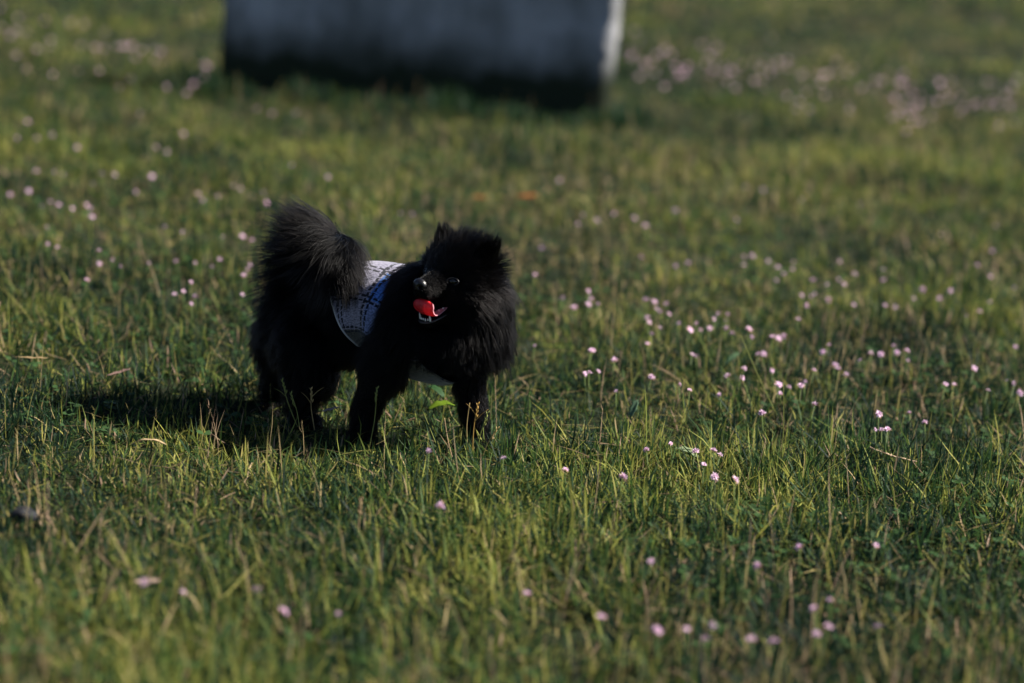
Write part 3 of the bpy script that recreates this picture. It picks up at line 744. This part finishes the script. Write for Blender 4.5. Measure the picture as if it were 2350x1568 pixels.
    h.inputs['Color'].default_value = (0.0010, 0.0008, 0.0008, 1); h.inputs['Roughness'].default_value = 0.32; h.inputs['Radial Roughness'].default_value = 0.45
    h.inputs['Random Roughness'].default_value = 0.3; h.inputs['IOR'].default_value = 1.19
    nt.links.new(h.outputs[0], nt.nodes['Material Output'].inputs[0])
    cu.materials.append(m)
    o = link('fur', cu, dog)
fur()

# ------------------------------------------------------------------ clover flowers
def flower_templates():
    heads, stems = [], []
    pet = leaf_mat('clover_petal', None, 0.35, 0.6); stm = leaf_mat('clover_stem', (0.07, 0.10, 0.03), 0.2)
    for k in range(10):
        bright = (1.05, 1.0, 0.9, 0.8, 1.1, 0.95, 0.75, 0.9, 1.05, 0.85)[k]; j = Join(); n = (40, 34, 26, 18, 38, 30, 14, 36, 24, 20)[k]
        for i in range(n):
            ph = math.acos(1 - 1.55 * (i + 0.5) / n); th = i * 2.39996 + random.uniform(-.2, .2)
            ph = max(0.0, ph - 0.15 + random.uniform(-.12, .12))
            d = np.array([math.sin(ph) * math.cos(th), math.sin(ph) * math.sin(th), math.cos(ph) * 0.9 + 0.15])
            d = unit(d); s = unit(np.cross(d, [0.1, 0.2, 1.0])) if abs(d[2]) < .98 else np.array([1., 0, 0]); u = np.cross(s, d)
            L = random.uniform(0.0058, 0.0088); w = random.uniform(0.0009, 0.0014)
            P = [d * 0.0012, d * L * 0.55 + s * w + u * 0.0004, d * L * 0.55 - s * w + u * 0.0004, d * L * 0.55 + u * 0.0016, d * L - u * 0.0003]
            old = ph > 1.45 and random.random() < 0.5
            c0 = np.array([0.58, 0.36, 0.52]) if not old else np.array([0.30, 0.19, 0.12])
            c1 = np.array([0.92, 0.66, 0.84]) * random.uniform(.9, 1.08) if not old else np.array([0.42, 0.27, 0.20])
            V = np.array(P); col = np.array([c0, (c0 + c1) / 2, (c0 + c1) / 2, c1, c1])
            col = col * bright
            j.add(V, None, [(0, 1, 3), (0, 3, 2), (1, 4, 3), (3, 4, 2)], col)
        heads.append(j.mesh('clover_head', pet, False))
    for k in range(4):
        b = random.uniform(-.25, .25); c = random.uniform(-.25, .25)
        v, q, t = tube([(b * (1 - z) * z, c * (1 - z) * z, z) for z in (0, .33, .66, 1)], 1.0, 5)
        # unit stem: radius 1 mm, height set by the object's scale
        v[:, :2] = (v[:, :2] - 0) * 1.0
        V = np.array(v); ctr = np.repeat(np.array([(b * (1 - z) * z, c * (1 - z) * z) for z in (0, .33, .66, 1)]), 5, 0)
        V[:20, :2] = ctr * 0.06 + (V[:20, :2] - ctr) * 0.0008; V[20:, :2] = 0; V[20, 2] = 0; V[21, 2] = 1
        for a in range(4): V[a * 5:(a + 1) * 5, 2] = (0, .33, .66, 1)[a]
        stems.append(mesh_np('stem', V, [q, t], stm))
    return heads, stems, pet
HEADS, STEMS, PETAL = flower_templates()
C6 = [(345,38),(592,72),(530,87),(880,35),(927,35),(882,82),(1010,60),(1062,95),(1142,65),(1137,105),(1095,130),(1052,160),(1245,163),(1320,185),(1378,157),(1405,180),(1460,128),(1382,60),(1615,163),(1613,105),(1823,208),(1773,257),(1965,215),(2105,82),(2170,140),(2185,10),(2300,200),(2170,275),(2117,325),(2050,348),(1907,257),(1673,300),(1625,295),(1458,290),(1325,265),(1255,232),(1240,250),(1185,240),(1217,292),(65,215),(85,262),(70,288),(5,305),(120,285),(373,267),(415,277),(425,310),(450,327),(478,285),(490,338),(380,358),(385,380),(440,407),(403,442),(543,385),(600,420),(635,388),(655,422),(705,412),(725,362),(750,338),(797,340),(790,370),(795,415),(823,440),(908,420),(925,458),(1165,363),(1035,455),(1065,465),(1095,455),(380,495),(90,530),(75,645),(50,648),(208,580),(122,637),(400,670),(545,705),(600,735),(635,555),(612,547),(800,662),(870,675),(960,548),(985,548),(885,625),(1030,630),(1065,705),(1075,755),(1120,720),(1183,713),(1250,632),(1328,500),(1300,538),(1360,605),(1380,625),(1420,655),(1548,543),(1600,547),(1668,505),(1685,540),(1735,530),(1742,582),(1492,580),(2090,622),(2305,510),(1940,705),(1985,705),(2160,735),(2260,685),(2300,700),(2325,750),(1590,860),(1750,855),(1830,905),(1570,940),(1605,942),(1635,942),(1255,812),(980,857),(1205,690),(500,1017),(630,1057),(725,1052),(760,1075),(675,1127),(730,1190),(250,1193),(835,1205),(375,1050),(215,740),(760,762)]
C8 = [(175,300),(485,462),(975,457),(1045,485),(1147,375),(1615,220),(1705,245),(1855,240),(750,85),(1050,88),(230,610),(340,612),(400,628),(640,622),(718,628),(585,685),(952,638),(855,735),(180,730),(65,757),(315,800),(262,825),(368,822),(455,840),(540,825),(570,842),(575,895),(290,955),(1035,958),(1150,990),(1245,752),(1275,790),(1465,700),(1510,715),(1655,735),(1665,805),(1365,765),(1520,1018),(1583,1040),(1400,1020),(300,1068),(360,1085),(620,1105),(700,1160),(625,1187),(545,1290),(760,1205),(935,1185),(1325,1205),(1572,1195),(1550,1225),(1530,1260),(1095,1378),(1150,1360),(1520,1378),(1195,1305),(1830,570),(325,380),(230,400),(105,400),(880,250),(1105,1175),(1200,1440),(1225,1395)]
OV = [(753,408),(920,490),(945,492),(1240,298),(1325,515),(1340,495),(1368,507),(1410,493),(1455,502),(1243,570),(1350,670),(1290,685),(1228,632),(1228,795),(1357,805),(1315,708),(1285,415),(1750,437),(1690,505),(1710,430),(1840,460),(1975,470),(2160,540),(2285,520),(1480,520),(1550,485),(985,1035),(1010,1165),(590,1355),(650,1405),(777,1410),(1210,1365),(1380,1418),(1297,1080),(1740,1300),(1835,1258),(2010,1255),(1905,1380),(1870,1400),(1900,1440),(2015,1440),(1875,1458),(1505,1450),(1575,1445),(1620,1470),(1635,1435),(1725,1470),(1775,1475),(1495,1290),(335,1338),(420,1360),
      (1455,166),(1480,162),(1505,168),(1470,176),(1563,172),(1572,180),(1690,172),(1520,120),(1640,140),(1755,205),(1950,245),(2015,215),(2060,268),(60,160),(120,172),(180,165),(300,182),(382,200)]
BLUE = {(1155, 1052), (448, 605), (504, 597)}
def flowers():
    k6, k8 = (4096 - 2300) / 2350, 1200 / 1882
    pts = [((2300 + x * k6) / 1.743, (1000 + y * k6) / 1.743) for x, y in C6] + [(x * k8 / 1.743, (300 + y * k8) / 1.743) for x, y in C8] + OV + list(BLUE)
    rows = [(330, 'near the slab'), (470, 'above tail level'), (600, 'level with the ears'), (660, 'level with the nose'), (720, 'level with the tongue'), (790, 'level with the vest hem'), (860, 'level with the belly'), (1065, 'level with the legs'), (1250, 'below its feet'), (9999, 'in the blurred foreground')]
    def zone(p):
        x, y = p
        rw = next(i for i, r in enumerate(rows) if y < r[0])
        cl = 0 if x < 200 else 1 if x < 600 else 2 if x < 1190 else 3 if x < 1500 else 4 if x < 1800 else 5 if x < 2080 else 6
        return rw, cl
    side = ['at the far left edge', 'left of the dog', 'directly before or behind the dog', 'just right of the dog', 'a little right of centre', 'well right of the dog', 'at the far right edge']
    side[4] = 'midway to the right edge'; side[2] = 'in line with the dog'
    zs = {}
    for p in pts: zs.setdefault(zone(p), []).append(p)
    words = ['first', 'second', 'third', 'fourth', 'fifth', 'sixth', 'seventh', 'eighth', 'ninth', 'tenth', 'eleventh', 'twelfth', 'thirteenth', 'fourteenth', 'fifteenth', 'sixteenth', 'seventeenth', 'eighteenth', 'nineteenth', 'twentieth']
    nh = 0
    for z, L in sorted(zs.items()):
        L.sort()
        for i, (x, y) in enumerate(L):
            h = random.uniform(0.052, 0.082)
            g = ground(x, y, h); b = gz(g[0], g[1])
            root = link('clover_flower', None, loc=(g[0], g[1], float(b)))
            blue = (x, y) in BLUE
            colr = 'bluish' if blue else 'pink'
            where = '%s, %s' % (side[z[1]], rows[z[0]][1])
            lab = ('only %s clover flower %s' % (colr, where)) if len(L) == 1 else ('%s %s clover flower from left, %s' % (words[i], colr, where))
            tag(root, lab, 'clover flower', 'clover flowers scattered over the meadow')
            st = link('stem', STEMS[nh % 4], root); st.scale = (1, 1, h - float(b)); st.rotation_euler.z = random.uniform(0, 6.28)
            hd = link('flower_head', HEADS[(nh * 7) % 10], root, (0, 0, h - float(b)))
            far = 1.0 + 0.05 * max(0, g[1] - 4.5)
            sc = random.uniform(0.60, 1.08) * far
            hd.scale = (sc, sc * random.uniform(.8, 1.1), sc * random.uniform(.65, 1.1)); hd.rotation_euler = (random.gauss(0, .5), random.gauss(0, .5), random.uniform(0, 6.28))
            nh += 1
    # the far pink drifts behind the slab, where single flowers melt together
    j = Join(); hv = np.zeros(len(HEADS[0].vertices) * 3, np.float32); HEADS[0].vertices.foreach_get('co', hv); hv = hv.reshape(-1, 3)
    cv = np.zeros(len(hv) * 4, np.float32); HEADS[0].attributes['tint'].data.foreach_get('color', cv); cv = cv.reshape(-1, 4)[:, :3]
    tr = np.zeros(len(HEADS[0].polygons) * 3, np.int32); HEADS[0].polygons.foreach_get('vertices', tr); tr = tr.reshape(-1, 3)
    for k in range(155):
        if k < 120:
            t = random.random(); x = 1440 + 900 * t; y = 130 + 120 * t + random.gauss(0, 34)
        else:
            x = random.uniform(0, 500); y = 40 + 0.26 * x + random.gauss(0, 35)
        if y < 5: continue
        g = ground(x, y, 0.05); j.add(hv * random.uniform(.9, 1.5) + g, None, tr, cv * random.uniform(.75, 1.0))
    tag(link('clover_drift', j.mesh('clover_drift', PETAL, False)), 'blurred pink drifts of clover far behind in the grass', 'clover', kind='stuff')
flowers()

# ------------------------------------------------------------------ single leaves, stalks and a stone
def leaf(name, px, py, z, length, width, yaw, pitch, curl, col, label, cat, transl=0.4, rough=0.5):
    """a leaf blade with a folded midrib, lying or standing with its middle at the given place"""
    g = ground(px, py, z); n = 9; V = []; F = []
    d = np.array([math.cos(yaw), math.sin(yaw), 0]); s = np.array([-math.sin(yaw), math.cos(yaw), 0])
    c = np.zeros(3); cs = [c.copy()]
    for i in range(n):
        a = pitch + curl * (i / n - 0.5); c = c + (d * math.cos(a) + UP * math.sin(a)) * length / n; cs.append(c.copy())
    cs = np.array(cs); cs -= cs[n // 2]
    for i in range(n + 1):
        w = width / 2 * (math.sin(math.pi * (0.06 + 0.92 * i / n)) ** 0.7) * (1 + 0.12 * math.sin(i * 2.1))
        for k in (-1, -.5, 0, .5, 1): V.append(cs[i] + s * w * k + UP * (abs(k) * w * 0.35 + 0.0006 * math.sin(i * 1.7 + k * 3)))
    for i in range(n):
        for k in range(4): F.append((i * 5 + k, i * 5 + k + 1, i * 5 + k + 6, i * 5 + k + 5))
    me = mesh_np(name, V, [np.array(F)], leaf_mat(name, col, transl, rough))
    o = link(name, me, loc=tuple(g)); so = o.modifiers.new('thickness', 'SOLIDIFY'); so.thickness = 0.0005
    tag(o, label, cat)
    return o
leaf('broad_leaf', 1008, 932, 0.045, 0.046, 0.026, 0.3, 0.15, -0.8, (0.16, 0.25, 0.02), 'bright yellow-green broad leaf lit by the sun between the front legs', 'leaf', 0.55)
leaf('broad_leaf', 1003, 898, 0.045, 0.036, 0.020, 2.7, 0.35, -0.7, (0.018, 0.048, 0.014), 'dark green broad leaf under the belly band of the vest', 'leaf', 0.15)
leaf('broad_leaf', 1578, 1038, 0.030, 0.042, 0.022, 2.6, 0.1, -0.5, (0.26, 0.32, 0.18), 'pale green leaf lying beside the near clover heads', 'leaf')
leaf('broad_leaf', 1453, 940, 0.045, 0.032, 0.013, 1.0, 0.9, -0.3, (0.12, 0.20, 0.12), 'narrow grey-green leaf standing up right of the front leg', 'leaf')
leaf('broad_leaf', 1679, 824, 0.045, 0.034, 0.014, 0.6, 0.6, -0.3, (0.14, 0.24, 0.12), 'narrow fresh green leaf standing in the clover right of the dog', 'leaf')
leaf('dead_leaf', 1210, 453, 0.035, 0.050, 0.026, 0.2, 0.15, 0.5, (0.38, 0.13, 0.04), 'orange dead leaf lying behind the dog above its head', 'dead leaf')
leaf('dead_leaf', 1098, 455, 0.03, 0.042, 0.020, -0.3, 0.1, 0.5, (0.36, 0.13, 0.05), 'dull rusty dead leaf left of the orange one', 'dead leaf')
leaf('dead_leaf', 757, 941, 0.035, 0.026, 0.008, 0.35, 0.25, 0.3, (0.62, 0.50, 0.52), 'pale papery leaf scrap between hind and front legs', 'dead leaf')
leaf('dead_leaf', 270, 858, 0.035, 0.040, 0.012, 0.4, 0.3, 0.4, (0.42, 0.27, 0.22), 'curled pinkish brown dead leaf left of the hind legs', 'dead leaf')
leaf('dead_leaf', 335, 1338, 0.03, 0.030, 0.014, 0.2, 0.1, 0.6, (0.50, 0.36, 0.30), 'beige dead leaf in the blurred left foreground', 'dead leaf')
leaf('straw', 70, 822, 0.035, 0.050, 0.005, 0.0, 0.05, 0.2, (0.45, 0.32, 0.17), 'flat piece of straw lying at the left edge', 'straw', 0.2)
leaf('straw', 335, 1010, 0.040, 0.060, 0.006, -0.3, 0.1, -1.0, (0.50, 0.36, 0.21), 'arched dry straw blade lying left below the hind legs', 'straw', 0.2)
leaf('straw', 2043, 1045, 0.035, 0.075, 0.004, -0.25, -0.15, 0.3, (0.52, 0.38, 0.26), 'long pale straw lying in the grass at right', 'straw', 0.2)
def stalk(x0, y0, x1, y1, Y, col, label, spike=True, fork=0):
    a = at(x0, y0, Y); a[2] = max(0.0, min(a[2], 0.02)); b = at(x1, y1, Y - 0.01)
    o = link('grass_stalk', None, loc=tuple(a)); tag(o, label, 'grass stalk')
    m = leaf_mat('grass_stalk', col, 0.25)
    mid = (a + b) / 2 + np.array([random.uniform(-.004, .004), 0, 0.002])
    P = spline([a, mid, b], 9) - a
    v, q, t = tube(P, np.linspace(0.0009, 0.0006, 9), 5)
    link('stem', mesh_np('stem', v, [q, t], m), o)
    if spike:
        j = Join(); dirn = unit(b - a)
        for k in range(9):
            c = (b - a) - dirn * 0.0026 * k; an = k * 2.4
            dd = unit(dirn + 0.45 * np.array([math.cos(an), math.sin(an), 0.1]))
            v, q, t = tube([c, c + dd * 0.003, c + dd * 0.0062], [0.0004, 0.0010, 0.0002], 4); j.add(v, q, t)
        link('seed_head', j.mesh('seed_head', leaf_mat('seed_head', [min(1, c * 1.25) for c in col], 0.25)), o)
    for k in range(fork):
        s = P[5 + k]; e = s + np.array([random.choice((-1, 1)) * random.uniform(.012, .02), -0.004, random.uniform(.012, .022)])
        v, q, t = tube(spline([s, (s + e) / 2 + np.array([0, 0, .002]), e], 5), np.linspace(0.0007, 0.0002, 5), 4)
        link('leaf_blade', mesh_np('leaf_blade', v, [q, t], m), o)
G1, G2, G3 = (0.22, 0.24, 0.07), (0.36, 0.27, 0.12), (0.45, 0.31, 0.18)
stalk(843, 1045, 865, 893, 3.50, G1, 'tallest pale grass stalk, standing before the middle leg')
stalk(683, 975, 648, 875, 3.56, G1, 'yellow-tipped grass stalk before the rearmost leg', True, 1)
stalk(690, 955, 668, 905, 3.54, G1, 'short leaning grass stalk just right of the rearmost leg', True)
stalk(722, 985, 714, 895, 3.55, G2, 'dry forked grass stalk before the second leg', True, 2)
stalk(1003, 985, 952, 905, 3.52, G1, 'thin grass stalk leaning left between the front legs', True)
stalk(1075, 1010, 1078, 925, 3.49, G2, 'straight straw stalk before the right front leg', False)
stalk(1085, 1030, 1096, 930, 3.48, (0.42, 0.27, 0.08), 'golden forked stalk crossing the right front leg', True, 2)
stalk(1095, 1030, 1118, 950, 3.47, G1, 'greenish stalk leaning right across the right front paw', True, 1)
stalk(1105, 1040, 1140, 985, 3.45, G2, 'low straw stalk leaning right beyond the right front paw', True)
stalk(1040, 1060, 1020, 960, 3.44, G3, 'pale pinkish straw stalk left of the right front paw', False, 2)
stalk(1795, 1045, 1798, 880, 3.55, G1, 'long straight grass stalk standing in the right hand grass', False)
stalk(1790, 870, 1700, 770, 3.85, G1, 'long grass stalk leaning left in the right hand clover', False)
stalk(640, 1395, 690, 1240, 2.82, G1, 'blurred green stalk leaning right in the foreground', False)
stalk(610, 1395, 632, 1230, 2.84, G1, 'blurred upright green stalk beside the leaning one', False)
stalk(820, 1260, 828, 1150, 3.05, G3, 'pale straw stalk in the lower middle grass', True)
stalk(860, 1260, 905, 1165, 3.04, G2, 'tan stalk leaning right in the lower middle grass', True)
def stone():
    g = ground(54, 1212, 0.0); bm = bmesh.new(); bmesh.ops.create_icosphere(bm, subdivisions=3, radius=0.018)
    for v in bm.verts:
        n = float(vnoise(v.co.x * 90 + 20, v.co.z * 90 + v.co.y * 60)) - 0.5
        v.co *= 1 + 0.3 * n; v.co.z *= 0.8
    me = bpy.data.meshes.new('stone'); bm.to_mesh(me); bm.free(); me.polygons.foreach_set('use_smooth', np.ones(len(me.polygons), bool))
    me.materials.append(simple_mat('stone', (0.018, 0.019, 0.022), 0.85, 0.15, 0.7, 120))
    tag(link('stone', me, loc=(g[0], g[1], 0.016)), 'small dark round stone in the grass at the lower left edge', 'stone')
stone()
